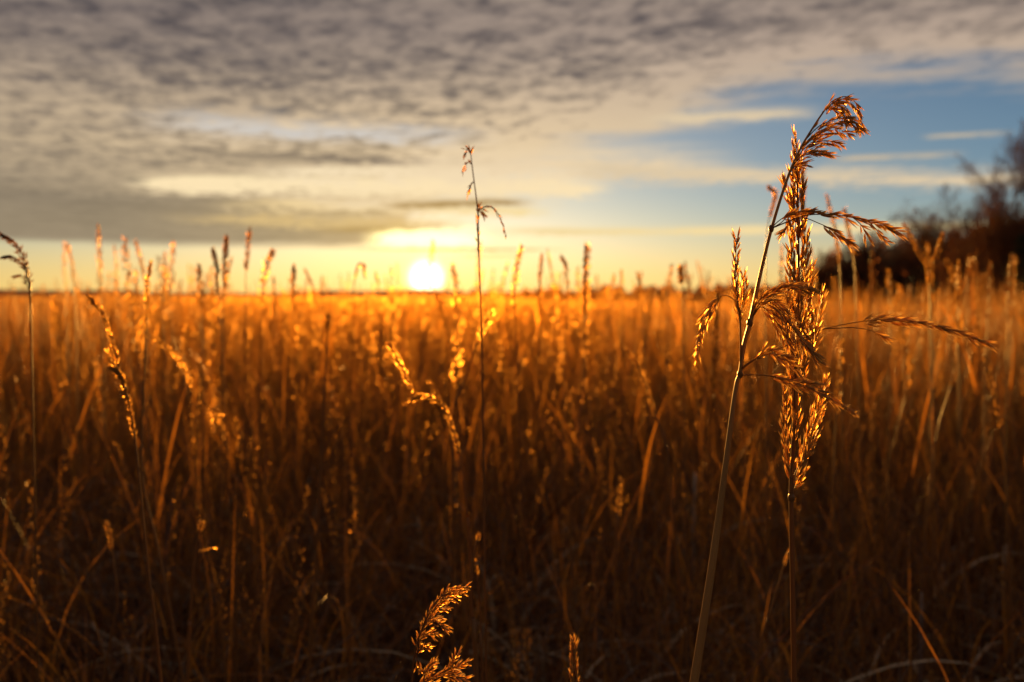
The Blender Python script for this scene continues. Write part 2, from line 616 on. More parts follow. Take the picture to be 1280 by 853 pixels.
def patch_mesh(i):
    """Far patch 1.6 m wide: many stems as crossed narrow strips with husk heads."""
    mb = MB()
    for _ in range(95):
        r = Vector((random.uniform(-.9, .9), random.uniform(-.9, .9), 0))
        h = random.gauss(0.9, .08)
        d = rnd_dir(abs(random.gauss(0, .1)))
        a = random.uniform(0, math.pi)
        sd = Vector((math.cos(a), math.sin(a), 0))
        mb.ribbon([r, r + d * h * .5, r + d * h * .82], [.004, .003, .002], sd, random.choice((1, 2)), .4)
        for k in range(5):
            q = r + d * h * (.78 + .045 * k) + sd * random.gauss(0, .004)
            mb.flake(q, d + sd * random.gauss(0, .25), .06, .006, 0)
        if random.random() < .6:
            add_leaf(mb, r + d * h * random.uniform(.2, .6), rnd_dir(.6), random.uniform(.25, .5), 2.0, .006, 2, 3)
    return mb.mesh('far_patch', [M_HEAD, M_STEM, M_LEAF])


def protos(fn, n, *a):
    c = bpy.data.collections.new(fn.__name__)
    for i in range(n):
        o = bpy.data.objects.new('%s_%02d' % (fn.__name__, i), fn(i, *a))
        c.objects.link(o)
    return c


def field_points(d0, d1, step, half_deg, jitter=.5):
    out = []
    h = math.tan(R(half_deg))
    y = d0
    ys = np.arange(d0, d1, step)
    for yy in ys:
        w = yy * h + 1.2
        xs = np.arange(-w, w, step)
        p = np.stack([xs, np.full_like(xs, yy)], 1) + RNG.uniform(-jitter, jitter, (len(xs), 2)) * step
        out.append(p)
    return np.concatenate(out)


def lumpy(p):
    return (np.sin(p[:, 0] * .9 + 1.3 * np.sin(p[:, 1] * .41)) + np.sin(p[:, 1] * .63 + p[:, 0] * .37 + 2) +
            .7 * np.sin(p[:, 0] * 2.3 - p[:, 1] * 1.7)) / 2.7


def scatter(name, coll, n_proto, pts, scale, label, lean=.1):
    """One mass: a point cloud whose points carry the tufts."""
    n = len(pts)
    me = bpy.data.meshes.new(name)
    co = np.zeros((n, 3), np.float32)
    co[:, :2] = pts
    me.vertices.add(n)
    me.vertices.foreach_set('co', co.ravel())
    rot = np.stack([RNG.normal(0, lean, n), RNG.normal(0, lean, n), RNG.uniform(0, 6.283, n)], 1).astype(np.float32)
    at = me.attributes.new('rot', 'FLOAT_VECTOR', 'POINT')
    at.data.foreach_set('vector', rot.ravel())
    sc = np.asarray(scale, np.float32)
    if sc.ndim == 1:
        sc = np.stack([sc ** .5, sc ** .5, sc], 1)
    at = me.attributes.new('scl', 'FLOAT_VECTOR', 'POINT')
    at.data.foreach_set('vector', sc.astype(np.float32).ravel())
    at = me.attributes.new('idx', 'INT', 'POINT')
    at.data.foreach_set('value', RNG.integers(0, n_proto, n).astype(np.int32))
    o = bpy.data.objects.new(name, me)
    COL.objects.link(o)
    g = bpy.data.node_groups.new(name, 'GeometryNodeTree')
    g.interface.new_socket('Geometry', in_out='INPUT', socket_type='NodeSocketGeometry')
    g.interface.new_socket('Geometry', in_out='OUTPUT', socket_type='NodeSocketGeometry')
    gi, go = g.nodes.new('NodeGroupInput'), g.nodes.new('NodeGroupOutput')
    iop = g.nodes.new('GeometryNodeInstanceOnPoints')
    ci = g.nodes.new('GeometryNodeGeometryToInstance')
    for ob in sorted(coll.objects, key=lambda q: q.name, reverse=True):
        oi = g.nodes.new('GeometryNodeObjectInfo')
        oi.inputs['Object'].default_value = ob
        oi.inputs['As Instance'].default_value = False
        g.links.new(oi.outputs['Geometry'], ci.inputs[0])

    def attr(nm, ty):
        a = g.nodes.new('GeometryNodeInputNamedAttribute')
        a.data_type = ty
        a.inputs['Name'].default_value = nm
        return a.outputs[0]
    g.links.new(gi.outputs[0], iop.inputs['Points'])
    g.links.new(ci.outputs[0], iop.inputs['Instance'])
    iop.inputs['Pick Instance'].default_value = True
    g.links.new(attr('idx', 'INT'), iop.inputs['Instance Index'])
    e2r = g.nodes.new('FunctionNodeEulerToRotation')
    g.links.new(attr('rot', 'FLOAT_VECTOR'), e2r.inputs[0])
    g.links.new(e2r.outputs[0], iop.inputs['Rotation'])
    g.links.new(attr('scl', 'FLOAT_VECTOR'), iop.inputs['Scale'])
    g.links.new(iop.outputs[0], go.inputs[0])
    md = o.modifiers.new('tufts', 'NODES')
    md.node_group = g
    tag(o, label, 'grass', kind='stuff')
    return o


def build_field():
    tufts = protos(tuft_mesh, 14, 12, 11)
    lows = protos(low_tuft_mesh, 10)
    talls = protos(tall_mesh, 12)
    patches = protos(patch_mesh, 8)

    def height(p):
        d = np.hypot(p[:, 0], p[:, 1])
        h = np.interp(d, [1.0, 1.6, 2.4, 3.5, 6, 20, 60, 300], [.55, .68, .84, .96, 1.04, 1.06, 1.04, 1.02])
        right = np.clip((p[:, 0] / np.maximum(p[:, 1], .1) + .02) / .12, 0, 1) * np.clip((d - 12) / 25, 0, 1)
        return h * (1 - .28 * right)
    p = field_points(1.35, 10, .235, 46)
    p = p[RNG.random(len(p)) < .80 + .45 * lumpy(p * 1.7)]
    s = height(p) * (1 + .11 * lumpy(p) + RNG.normal(0, .09, len(p)))
    scatter('grass', tufts, 14, p, s, 'tall dry golden grass of the meadow, nearest part in front of the camera')
    p = field_points(10, 42, .36, 40)
    s = height(p) * (1.03 + .08 * lumpy(p) + RNG.normal(0, .10, len(p)))
    scatter('grass', tufts, 14, p, s, 'dry golden grass of the meadow in the middle distance')
    p = field_points(42, 330, 1.5, 38)
    s = height(p) * (1 + .06 * lumpy(p / 6) + RNG.normal(0, .05, len(p))) * 1.05
    scatter('grass', patches, 8, p, np.stack([np.full(len(s), 1.0)] * 2 + [s], 1), 'far dry grass of the meadow up to the horizon', .03)
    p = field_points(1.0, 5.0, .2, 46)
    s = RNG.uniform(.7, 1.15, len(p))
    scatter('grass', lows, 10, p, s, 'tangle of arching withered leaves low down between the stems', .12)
    p = field_points(3.3, 30, .36, 40)
    p = p[RNG.random(len(p)) < .8]
    s = np.clip(RNG.normal(1.20, .115, len(p)), .85, 1.42)
    q = field_points(2.3, 6.5, .27, 34)
    q = q[(RNG.random(len(q)) < .34) & (np.abs(q[:, 0] / q[:, 1] - .25) > .05)]
    p = np.concatenate([p, q])
    s = np.concatenate([s, np.clip(RNG.normal(1.22, .07, len(q)), 1.0, 1.4)])
    scatter('grass', talls, 12, p, s, 'scattered taller grass heads rising a little above the meadow', .05)


build_field()


# ------------------------------------------------------------------ trees on the right
def branch_rec(mb_l, mb_t, p, d, length, r, level, up, spread):
    """Limbs go to mb_l, twigs to mb_t."""
    n = 4 if level < 2 else 3
    pts, rad = [p.copy()], [r]
    for i in range(n):
        d = (d + Vector((random.gauss(0, .14), random.gauss(0, .14), random.gauss(up, .1)))).normalized()
        p = p + d * (length / n)
        pts.append(p.copy())
        rad.append(r * (1 - .75 * (i + 1) / n))
    (mb_l if level < 2 else mb_t).tube(pts, rad, 5 if level == 0 else 3, 0, False)
    if level >= 4 or length < .3:
        return
    k = (13, 8, 6, 4)[level]
    for j in range(k):
        t = random.uniform(.22 if level else .3, 1.0)
        q = min(int(t * n), n - 1)
        b = pts[q].lerp(pts[q + 1], t * n - q)
        ax = (pts[q + 1] - pts[q]).normalized()
        side = ax.cross(Vector((random.gauss(0, 1), random.gauss(0, 1), random.gauss(0, 1)))).normalized()
        nd = (ax * random.uniform(.5, .9) + side * spread * random.uniform(.6, 1.1)).normalized()
        branch_rec(mb_l, mb_t, b, nd, length * random.uniform(.42, .62) * (1.1 - .35 * t), max(r * .42, .009), level + 1, up, spread)


def bare_tree(name, label, px, top, d, stems=1, spread=.7, lean=0.0, leaves=0, cat='tree'):
    random.seed(int(px * 7 + top))
    base = P(px, 372, d)
    base.z = 0
    h = P(px, top, d).z
    root = empty(name, base)
    tag(root, label, cat, 'bare trees and bushes at the right edge of the meadow')
    lim, tw = MB(), MB()
    for s in range(stems):
        o = Vector((random.gauss(0, .25), random.gauss(0, .25), 0)) if stems > 1 else Vector((0, 0, 0))
        dr = Vector((lean + random.gauss(0, .16 if stems > 1 else .03), random.gauss(0, .16 if stems > 1 else .03), 1)).normalized()
        hh = h * random.uniform(.6, 1.0) if stems > 1 else h
        branch_rec(lim, tw, o, dr, hh * .83, max(.018, hh * .014), 0, .06, spread)
    for _ in range(leaves):                                    # the last withered leaves
        p = tw.v[random.randrange(len(tw.v))]
        d_ = Vector((random.gauss(0, 1), random.gauss(0, 1), random.gauss(-.5, 1)))
        tw.flake(p, d_, random.uniform(.06, .14), random.uniform(.03, .06))
    lim.obj('trunk', M_BARK, root)
    tw.obj('crown', M_TWIG, root)
    return root


def fir(name, label, px, top, d, w):
    base = P(px, 372, d)
    base.z = 0
    h = P(px, top, d).z
    root = empty(name, base)
    tag(root, label, 'tree', 'bare trees and bushes at the right edge of the meadow')
    tr, cr = MB(), MB()
    tr.tube([(0, 0, 0), (0.02, 0, h * .5), (0, 0, h * .97)], [h * .022, h * .012, .01], 6)
    for i in range(70):
        t = random.random() ** .8
        z = h * (.06 + .9 * t)
        l = w * (1.03 - t) * random.uniform(.55, 1.1) + .1
        a = random.uniform(0, 6.283)
        dr = Vector((math.cos(a), math.sin(a), random.uniform(-.25, .3)))
        pts = [Vector((0, 0, z)) + dr * l * s - Vector((0, 0, .18 * l * s * s)) for s in (0, .5, 1)]
        cr.tube(pts, [.02, .012, .004], 3, 0, False)
        for _ in range(26):
            s = random.uniform(.15, 1)
            q = Vector((0, 0, z)) + dr * l * s - Vector((0, 0, .18 * l * s * s))
            cr.flake(q, Vector((random.gauss(dr.x, .8), random.gauss(dr.y, .8), random.gauss(-.2, .5))), random.uniform(.12, .3), random.uniform(.02, .05))
    tr.obj('trunk', M_BARK, root)
    cr.obj('crown', M_EVER, root)


def build_woods():
    random.seed(4)
    T = bare_tree
    T('bare_birch', 'tallest bare tree with a thin crown leaning at the right edge of the picture', 1243, 190, 58, 1, .42, .14)
    T('bare_birch', 'tall bare tree cut by the right edge of the picture, behind the leaning one', 1284, 205, 63, 2, .45)
    T('bare_tree', 'bare twiggy tree of middle height just left of the tallest leaning tree', 1214, 218, 66, 3, .5, 0, 300)
    T('bare_tree', 'bare round-topped tree between the dark fir and the middle-height twiggy tree', 1192, 252, 72, 3, .8, 0, 400)
    T('bare_tree', 'low wide bare tree in front of the tallest leaning tree', 1258, 240, 52, 4, .7, 0, 500)
    fir('fir_tree', 'narrow dark evergreen tree rising from the bushes behind the V-shaped stems', 1153, 286, 74, .75)
    fir('fir_tree', 'broad dark evergreen tree at the right edge below the tall bare trees', 1278, 290, 50, 1.0)
    B = [(1022, 330, 96, 'small bush at the far left end of the row of bushes'),
         (1046, 322, 92, 'bush second from the left end of the row, behind the upright golden panicle'),
         (1074, 312, 88, 'brown bush below the tip of the long drooping side branch'),
         (1098, 304, 86, 'wide brown bush left of the narrow dark evergreen'),
         (1124, 306, 82, 'reddish bush touching the narrow dark evergreen on its left'),
         (1177, 290, 76, 'bush touching the narrow dark evergreen on its right'),
         (1206, 296, 64, 'dense low bush under the middle-height twiggy tree'),
         (1236, 292, 58, 'dense dark bush at the foot of the tallest leaning tree'),
         (1300, 285, 54, 'dark bush half outside the right edge of the picture')]
    for px, top, d, lab in B:
        T('bare_bush', lab, px, top - 12, d, 6, .8, 0, 1200, 'bush')
    random.seed(6)
    # thicket between and behind them, and the far treeline: masses
    mb = MB()
    for i in range(34000):
        t = random.random()
        px = 985 + 560 * t
        d = 100 - 46 * min(1, t * 1.6) + random.gauss(4, 4)
        base = P(px, 372, d)
        top = np.interp(px, [985, 1020, 1060, 1110, 1180, 1230, 1300], [358, 334, 321, 310, 298, 290, 282]) + 9 * math.sin(px * .21) + 6 * math.sin(px * .083)
        h = P(px, top, d).z
        q = Vector((base.x, d, h * random.random() ** 1.3))
        l = random.uniform(.25, .8)
        dr = Vector((random.gauss(0, .5), random.gauss(0, .5), 1)).normalized()
        mb.ribbon([q, q + dr * l * .5, q + dr * l + Vector((random.gauss(0, .1), 0, 0))], [.014, .01, .004], Vector((1, random.uniform(-1, 1), 0)), 0, .5)
        if i % 2:
            mb.flake(q, Vector((random.gauss(0, 1), random.gauss(0, 1), random.gauss(0, 1))), random.uniform(.15, .35), random.uniform(.06, .13))
    tag(mb.obj('thicket', M_TWIG), 'dense brown undergrowth between the bushes on the right', kind='stuff')
    mb = MB()
    for i in range(16000):
        px = random.uniform(540, 1100)
        d = random.uniform(135, 165)
        base = P(px, 372, d)
        bump = 1.6 + .9 * math.sin(px * .045 + 1) * math.sin(px * .13) + .5 * math.sin(px * .31) + np.interp(px, [540, 640, 700, 790, 860, 1000], [-1.3, -.5, .2, .6, .5, 1.2])
        h = max(.4, bump * .62 + 1.0)
        q = Vector((base.x, d, h * random.random() ** .7))
        mb.flake(q, Vector((random.gauss(0, 1), random.gauss(0, 1), random.gauss(.3, 1))), random.uniform(.25, .6), random.uniform(.1, .2))
    tag(mb.obj('treeline', M_TWIG), 'low dark line of far bushes along the horizon right of the sun', kind='stuff')


build_woods()


# ------------------------------------------------------------------ single grass stalks
def spikelet_mesh(i):
    """Open husks round a floret, 7 mm long along +Z."""
    mb = MB()
    L = .0075
    rr = random.Random(40 + i)
    for g in range(3):
        th = g * 2.3 + rr.uniform(-.3, .3)
        a = Vector((math.cos(th), math.sin(th), 0))
        b = Vector((-math.sin(th), math.cos(th), 0))
        op = rr.uniform(.10, .34) * (1 if g < 2 else .3)
        ln = L * rr.uniform(.8, 1.15)
        k = len(mb.v)
        for j, (t, w) in enumerate(((0, .00022), (.28, .00085), (.6, .00075), (1.0, .00006))):
            c = a * (.0003 + op * ln * t * t * .75 + .0004 * math.sin(math.pi * t)) + Vector((0, 0, ln * t))
            mb.v += [c - b * w - a * w * .5, c + a * w * .4, c + b * w - a * w * .5]
        for j in range(3):
            q, n = k + 3 * j, k + 3 * j + 3
            mb.face((q, q + 1, n + 1, n))
            mb.face((q + 1, q + 2, n + 2, n + 1))
    return mb.mesh('spikelet', [M_HUSK])


SPK = [spikelet_mesh(i) for i in range(7)]


def spikelet_matrix(p, d, s):
    m = Matrix.Translation(p) @ d.to_track_quat('Z', 'Y').to_matrix().to_4x4() @ Matrix.Rotation(random.uniform(0, 6.28), 4, 'Z')
    return m @ Matrix.Diagonal((s * .76, s * .76, s * 1.12, 1))


HUSKS = {}


def finish_husks(root):
    """The 300 largest husks become pieces of their branch, the rest one part."""
    todo = sorted(HUSKS.pop(root.name, []), key=lambda t: -t[3])
    mb = MB()
    for i, (br, q, dr, s) in enumerate(todo):
        me, m = random.choice(SPK), spikelet_matrix(q, dr, s)
        if i < 300:
            o = bpy.data.objects.new('spikelet', me)
            COL.objects.link(o)
            o.parent = br
            o.matrix_local = m
        else:
            k = len(mb.v)
            mb.v += [m @ v.co for v in me.vertices]
            for p in me.polygons:
                mb.face([k + j for j in p.vertices])
    if mb.v:
        tag(mb.obj('chaff', M_HUSK, root), kind='stuff')


def hero_branch(root, px, d, n, t0=.3, env=3.0, hang=0.0, size=1.0, r=.00042, d2=None, splay=.45):
    """A panicle branch through pixel points with its spikelets; env and hang in pixels."""
    d2 = d if d2 is None else d2
    m = len(px)
    pts = [P(x, y, d + (d2 - d) * i / (m - 1)) - root.location for i, (x, y) in enumerate(px)]
    path = smooth_path(pts, 6 * (m - 1))
    k = len(path)
    mb = MB()
    mb.tube(path, [max(.00016, r * (1 - .65 * i / k)) for i in range(k)], 5)
    u = d / F
    todo = []
    n = int(n * 1.05)
    splay += .22
    for i in range(n):
        t = t0 + (1 - t0) * (i + random.random() * .9) / n
        f = min(t, .999) * (k - 1)
        j = int(f)
        p = path[j].lerp(path[j + 1], f - j)
        ax = (path[j + 1] - path[j]).normalized()
        th = i * 2.4 + random.uniform(-.5, .5)
        a = ax.cross(Vector((.2, .9, .3))).normalized()
        out = a * math.cos(th) + ax.cross(a) * math.sin(th)
        e = env * u * random.uniform(.1, 1.0) * (1 - .75 * max(0, (t - .7) / .3))
        q = p + out * e + ax * e * .5 + Vector((0, 0, -hang * u * random.uniform(0, 1)))
        if (q - p).length > .0012:
            mb.tube([p, p.lerp(q, .6) + ax * .0004, q], [.00014] * 3, 3, 0, False)
        dr = (ax + out * random.uniform(.15, 1) * splay + Vector((0, 0, -hang * .035))).normalized()
        todo.append((q, dr, size * random.uniform(.75, 1.2)))
    br = mb.obj('branch', M_STEM, root)
    HUSKS.setdefault(root.name, []).extend((br, q, dr, s) for q, dr, s in todo)
    return br


def stem_obj(root, px, d, radii_px, n=8, to_ground=True, sides=8, mat=None):
    pts = [P(x, y, d) for x, y in px]
    u = d / F
    rad = [w * u * .5 for w in radii_px]
    if to_ground:                                               # bottom point first: go on down to the soil
        g = pts[0] + (pts[0] - pts[1]).normalized() * .02
        gx = Vector((root.location.x, root.location.y, 0))
        st = (pts[0] - pts[1]).normalized()
        e1, e2 = pts[0] + st * .06, pts[0] + st * .16
        pts = [gx, gx.lerp(e2, .35), gx.lerp(e2, .7), e2, e1] + pts
        rad = [rad[0] * k for k in (1.12, 1.1, 1.08, 1.05, 1.02)] + rad
    path = smooth_path(pts, n * (len(pts) - 1))
    mb = MB()
    rr = np.interp(np.linspace(0, len(rad) - 1, len(path)), range(len(rad)), rad)
    mb.tube([p - root.location for p in path], rr, sides)
    return mb.obj('stem', mat or M_STEM, root)


def node_obj(root, x, y, d, r):
    p = P(x, y, d) - root.location
    mb = MB()
    u = r * d / F
    mb.tube([p + Vector((0, 0, z * u)) for z in (-1.5, -.8, 0, .8, 1.5)], [u * k for k in (.5, .95, 1.1, .9, .45)], 8)
    return mb.obj('node', M_STEM, root)


def root_below(name, label, x, y, x2, y2, d, group=None):
    """Empty on the soil under a stem that runs through two pixel points."""
    a, b = P(x, y, d), P(x2, y2, d)
    s = (b - a) / max(1e-4, (b.z - a.z))
    g = a - s * a.z * .85
    root = empty(name, Vector((g.x, d, 0)))
    return tag(root, label, 'grass stalk', group)


G_FRONT = 'dry grass stalks in sharp focus in front of the meadow'


def build_leaning():
    random.seed(1)
    d = .742
    root = root_below('reed_stalk', 'tall leaning grass stalk with nodding side branches, sharp in front of the woods', 866, 862, 890, 700, d, G_FRONT)
    stem_obj(root, [(866, 862), (879, 780), (891, 700), (905, 597), (919, 490), (925, 466), (930, 432), (938, 402), (950, 345), (965, 284), (984, 224), (1000, 187), (1018, 157), (1030, 139)],
             d, [11.5, 10.5, 9.5, 7.6, 5.5, 5, 5.5, 6, 4.6, 4.0, 3.4, 2.8, 2.4, 2.0], mat=M_TAN)
    node_obj(root, 925, 468, d, 3.5)
    node_obj(root, 937, 404, d, 3.7)
    node_obj(root, 964, 286, d, 3.2)
    H = hero_branch
    # drooping head
    H(root, [(1028, 141), (1040, 127), (1058, 121), (1072, 132), (1077, 156)], d, 30, .2, 4, 7, .85, d2=d + .006)
    H(root, [(1026, 145), (1038, 131), (1050, 133), (1058, 146)], d, 30, .12, 5, 9, .85, d2=d - .006)
    H(root, [(1030, 139), (1042, 128), (1052, 127), (1060, 140), (1062, 150)], d, 16, .2, 4, 6, .8)
    H(root, [(1006, 176), (1024, 158), (1046, 149), (1062, 149), (1077, 158)], d, 34, .15, 4, 5, .9, d2=d - .008)
    H(root, [(1000, 187), (1016, 170), (1036, 160), (1062, 164)], d, 34, .12, 4, 5, .9, d2=d + .01)
    H(root, [(994, 200), (1008, 184), (1028, 176), (1052, 179)], d, 28, .2, 4, 3, .9, d2=d + .004)
    H(root, [(988, 213), (1000, 197), (1016, 189), (1034, 190)], d, 22, .25, 4, 3, .9, d2=d - .006)
    H(root, [(985, 222), (994, 207), (1006, 203)], d, 10, .35, 3, 3, .85)
    # branches of the middle node
    H(root, [(964, 286), (974, 276), (990, 267), (1018, 262)], d, 20, .42, 3, 3, .95, d2=d - .012)
    H(root, [(964, 286), (976, 279), (985, 271), (984, 282), (976, 292)], d, 12, .45, 3, 3, .9, d2=d - .01)
    H(root, [(964, 286), (985, 277), (1005, 270), (1040, 268), (1075, 274), (1100, 280), (1126, 290)], d, 30, .40, 3, 2, 1.05, d2=d - .03, splay=.3)
    H(root, [(1066, 272), (1076, 281), (1085, 296)], d - .018, 6, .4, 2, 2, .95)
    H(root, [(1086, 277), (1096, 288), (1108, 302)], d - .022, 6, .4, 2, 1, .95)
    H(root, [(964, 286), (1000, 273), (1025, 280), (1045, 290), (1062, 303)], d, 17, .52, 3, 2, 1.05, d2=d - .02, splay=.3)
    # left side: upright spike and hanging head
    H(root, [(926, 458), (926, 425), (925, 400), (921, 370), (919, 335), (921, 298)], d, 42, .36, 4.5, 0, .95, r=.0009, d2=d - .008, splay=.25)
    H(root, [(925, 400), (928, 380), (931, 360), (929, 345)], d, 14, .15, 3, 0, 1.0, splay=.25)
    H(root, [(922, 379), (912, 371), (902, 370), (890, 381), (879, 402), (871, 440)], d - .004, 40, .46, 5, 4, .9, splay=.4)
    # right side of the node: arching and hanging branches
    H(root, [(937, 397), (945, 381), (955, 371), (974, 360), (994, 357), (1016, 360)], d, 40, .2, 5, 4, 1.05, d2=d - .02, splay=.35)
    H(root, [(937, 402), (952, 378), (970, 383), (986, 404), (1002, 425), (1024, 451)], d, 46, .25, 7, 3, 1.1, d2=d - .02, splay=.35)
    H(root, [(937, 404), (950, 384), (964, 394), (978, 415), (988, 433)], d, 24, .3, 5, 3, 1.0, d2=d - .014, splay=.35)
    H(root, [(938, 400), (960, 374), (980, 390), (996, 412), (1012, 432)], d, 20, .3, 7, 3, 1.05, d2=d - .008, splay=.35)
    # lowest node
    H(root, [(926, 462), (931, 457), (945, 448), (958, 438), (971, 443), (984, 446)], d, 20, .35, 3.5, 1, 1.05, d2=d - .018, splay=.3)
    H(root, [(945, 448), (962, 443), (979, 450), (999, 466)], d - .006, 10, .4, 2.5, 1, 1.1, d2=d - .02, splay=.25)
    H(root, [(925, 469), (945, 469), (961, 470), (978, 474), (1005, 482), (1028, 493), (1066, 515)], d, 32, .36, 3, 1, 1.1, d2=d - .03, splay=.25)
    H(root, [(961, 470), (985, 474), (1004, 478), (1026, 481)], d - .01, 9, .4, 2.5, 0, 1.0, splay=.25)
    H(root, [(926, 463), (945, 449), (974, 436), (1002, 424), (1032, 411), (1072, 403), (1110, 399), (1150, 403), (1192, 413), (1236, 430)], d, 40, .57, 4, 2, 1.15, d2=d - .045, splay=.22)
    H(root, [(1032, 411), (1066, 410), (1086, 413), (1104, 421)], d - .017, 3, .8, 1, 0, 1.2, splay=.2)
    finish_husks(root)


def build_upright():
    random.seed(2)
    d = .775
    root = root_below('reed_stalk', 'upright grass stalk with one long dense golden panicle, crossed by the leaning stalk', 993, 862, 990, 700, d, G_FRONT)
    stem_obj(root, [(993, 862), (991, 740), (989, 622), (991, 560), (994, 480), (997, 400), (998, 330), (997, 260), (996, 210), (994, 170)],
             d, [7, 6.5, 6, 4.5, 4, 3.6, 3.2, 2.6, 2, 1.2])
    node_obj(root, 989, 622, d, 4.0)
    H = hero_branch
    ax = [(989, 615), (991, 560), (994, 480), (997, 400), (998, 330), (997, 260), (996, 210), (994, 165)]
    ys = [q[1] for q in ax][::-1]
    xs = [q[0] for q in ax][::-1]

    def on(y, off=0):
        return (float(np.interp(y, ys, xs)) + off, y)
    # appressed branches up the axis: start, length, sideways reach, spikelets
    for y0, ln, off, n, dd in ((560, 80, 4, 24, -.004), (530, 80, -4, 18, .004), (500, 80, 12, 26, -.006), (490, 85, -10, 24, .004), (470, 80, 17, 26, .004), (455, 90, -13, 28, -.008),
                               (440, 85, 4, 30, -.01), (420, 85, 16, 30, .006), (405, 85, -12, 28, .006), (385, 85, 12, 28, -.008), (365, 85, -9, 26, -.005), (345, 80, 9, 26, .006),
                               (325, 80, -7, 24, .005), (305, 75, 7, 24, -.006), (285, 70, -6, 22, -.003), (262, 62, 4, 18, .002), (240, 58, -2, 14, 0), (215, 50, 0, 9, 0)):
        H(root, [on(y0), on(y0 - ln * .4, off * .75), on(y0 - ln, off)], d, n, .08, 3.5, 0, 1.0, d2=d + dd, splay=.2)
    # free branches
    H(root, [(989, 606), (984, 570), (981, 530), (980, 482)], d, 36, .05, 4.5, 0, 1.0, splay=.2)
    H(root, [(990, 612), (1001, 585), (1010, 555), (1021, 515), (1031, 476)], d, 58, .08, 8, 0, 1.05, d2=d - .01, splay=.28)
    H(root, [(990, 600), (1004, 570), (1018, 535), (1026, 505)], d, 34, .1, 7, 0, 1.0, d2=d + .008, splay=.28)
    H(root, [(989, 616), (996, 606), (1003, 590), (1007, 570)], d, 16, .15, 4, 0, .95, splay=.3)
    H(root, [(1002, 465), (1014, 440), (1021, 408), (1027, 370)], d, 24, .25, 4, 0, 1.05, splay=.2)
    H(root, [(996, 275), (988, 255), (982, 238), (979, 226)], d, 8, .3, 2, 0, 1.0, splay=.25)
    finish_husks(root)


def build_front_low():
    random.seed(5)
    d = .76
    root = root_below('reed_stalk', 'short nodding feathery panicle at the bottom of the picture, rim-lit gold', 513, 900, 515, 850, d, G_FRONT)
    stem_obj(root, [(513, 900), (515, 850), (519, 815), (530, 780), (548, 750), (566, 736)], d, [3.4, 3, 2.6, 2.2, 1.6, 1.0])
    H = hero_branch
    H(root, [(519, 818), (526, 790), (541, 758), (560, 738), (584, 732)], d, 64, .1, 3.5, 3, .62, splay=.7)
    for a, b, c in (((524, 795), (535, 775), (552, 772)), ((530, 782), (543, 764), (560, 757)), ((540, 765), (553, 750), (571, 745)), ((522, 805), (532, 792), (545, 790)), ((519, 822), (526, 808), (535, 806)),
                    ((528, 790), (543, 776), (560, 784)), ((550, 750), (562, 741), (578, 738)), ((520, 816), (524, 835), (533, 838))):
        H(root, [a, b, c], d, 20, .2, 3.5, 4, .6, d2=d + random.uniform(-.012, .012), splay=.7)
    r2 = root_below('reed_stalk', 'lowest feathery panicle leaning right at the bottom edge, below the nodding one', 505, 905, 520, 862, d + .01, G_FRONT)
    stem_obj(r2, [(500, 905), (514, 868), (530, 853)], d + .01, [3, 2.4, 1.8])
    H(r2, [(514, 868), (532, 850), (556, 840), (583, 829)], d + .01, 46, .2, 4, 1, .75, splay=.8)
    for a, b, c in (((528, 855), (534, 838), (541, 828)), ((545, 845), (560, 836), (573, 815)), ((550, 846), (566, 845), (583, 848)), ((522, 858), (540, 858), (560, 856))):
        H(r2, [a, b, c], d + .01, 16, .25, 3.5, 1, .75, splay=.8)
    r3 = root_below('reed_stalk', 'single narrow golden spike poking up at the bottom edge, right of the nodding panicle', 717, 900, 717, 850, .86, G_FRONT)
    stem_obj(r3, [(718, 900), (718, 855), (717, 830)], .86, [4, 3.4, 2])
    H(r3, [(718, 900), (717, 850), (716, 802)], .86, 60, .1, 4.5, 0, 1.0, splay=.16)
    H(r3, [(719, 890), (720, 850), (717, 815)], .86, 30, .1, 3, 0, 1.0, splay=.16)
    for q in (root, r2, r3):
        finish_husks(q)


build_leaning()
build_upright()
build_front_low()

G_MID = 'blurred dry grass stalks standing out of the meadow'


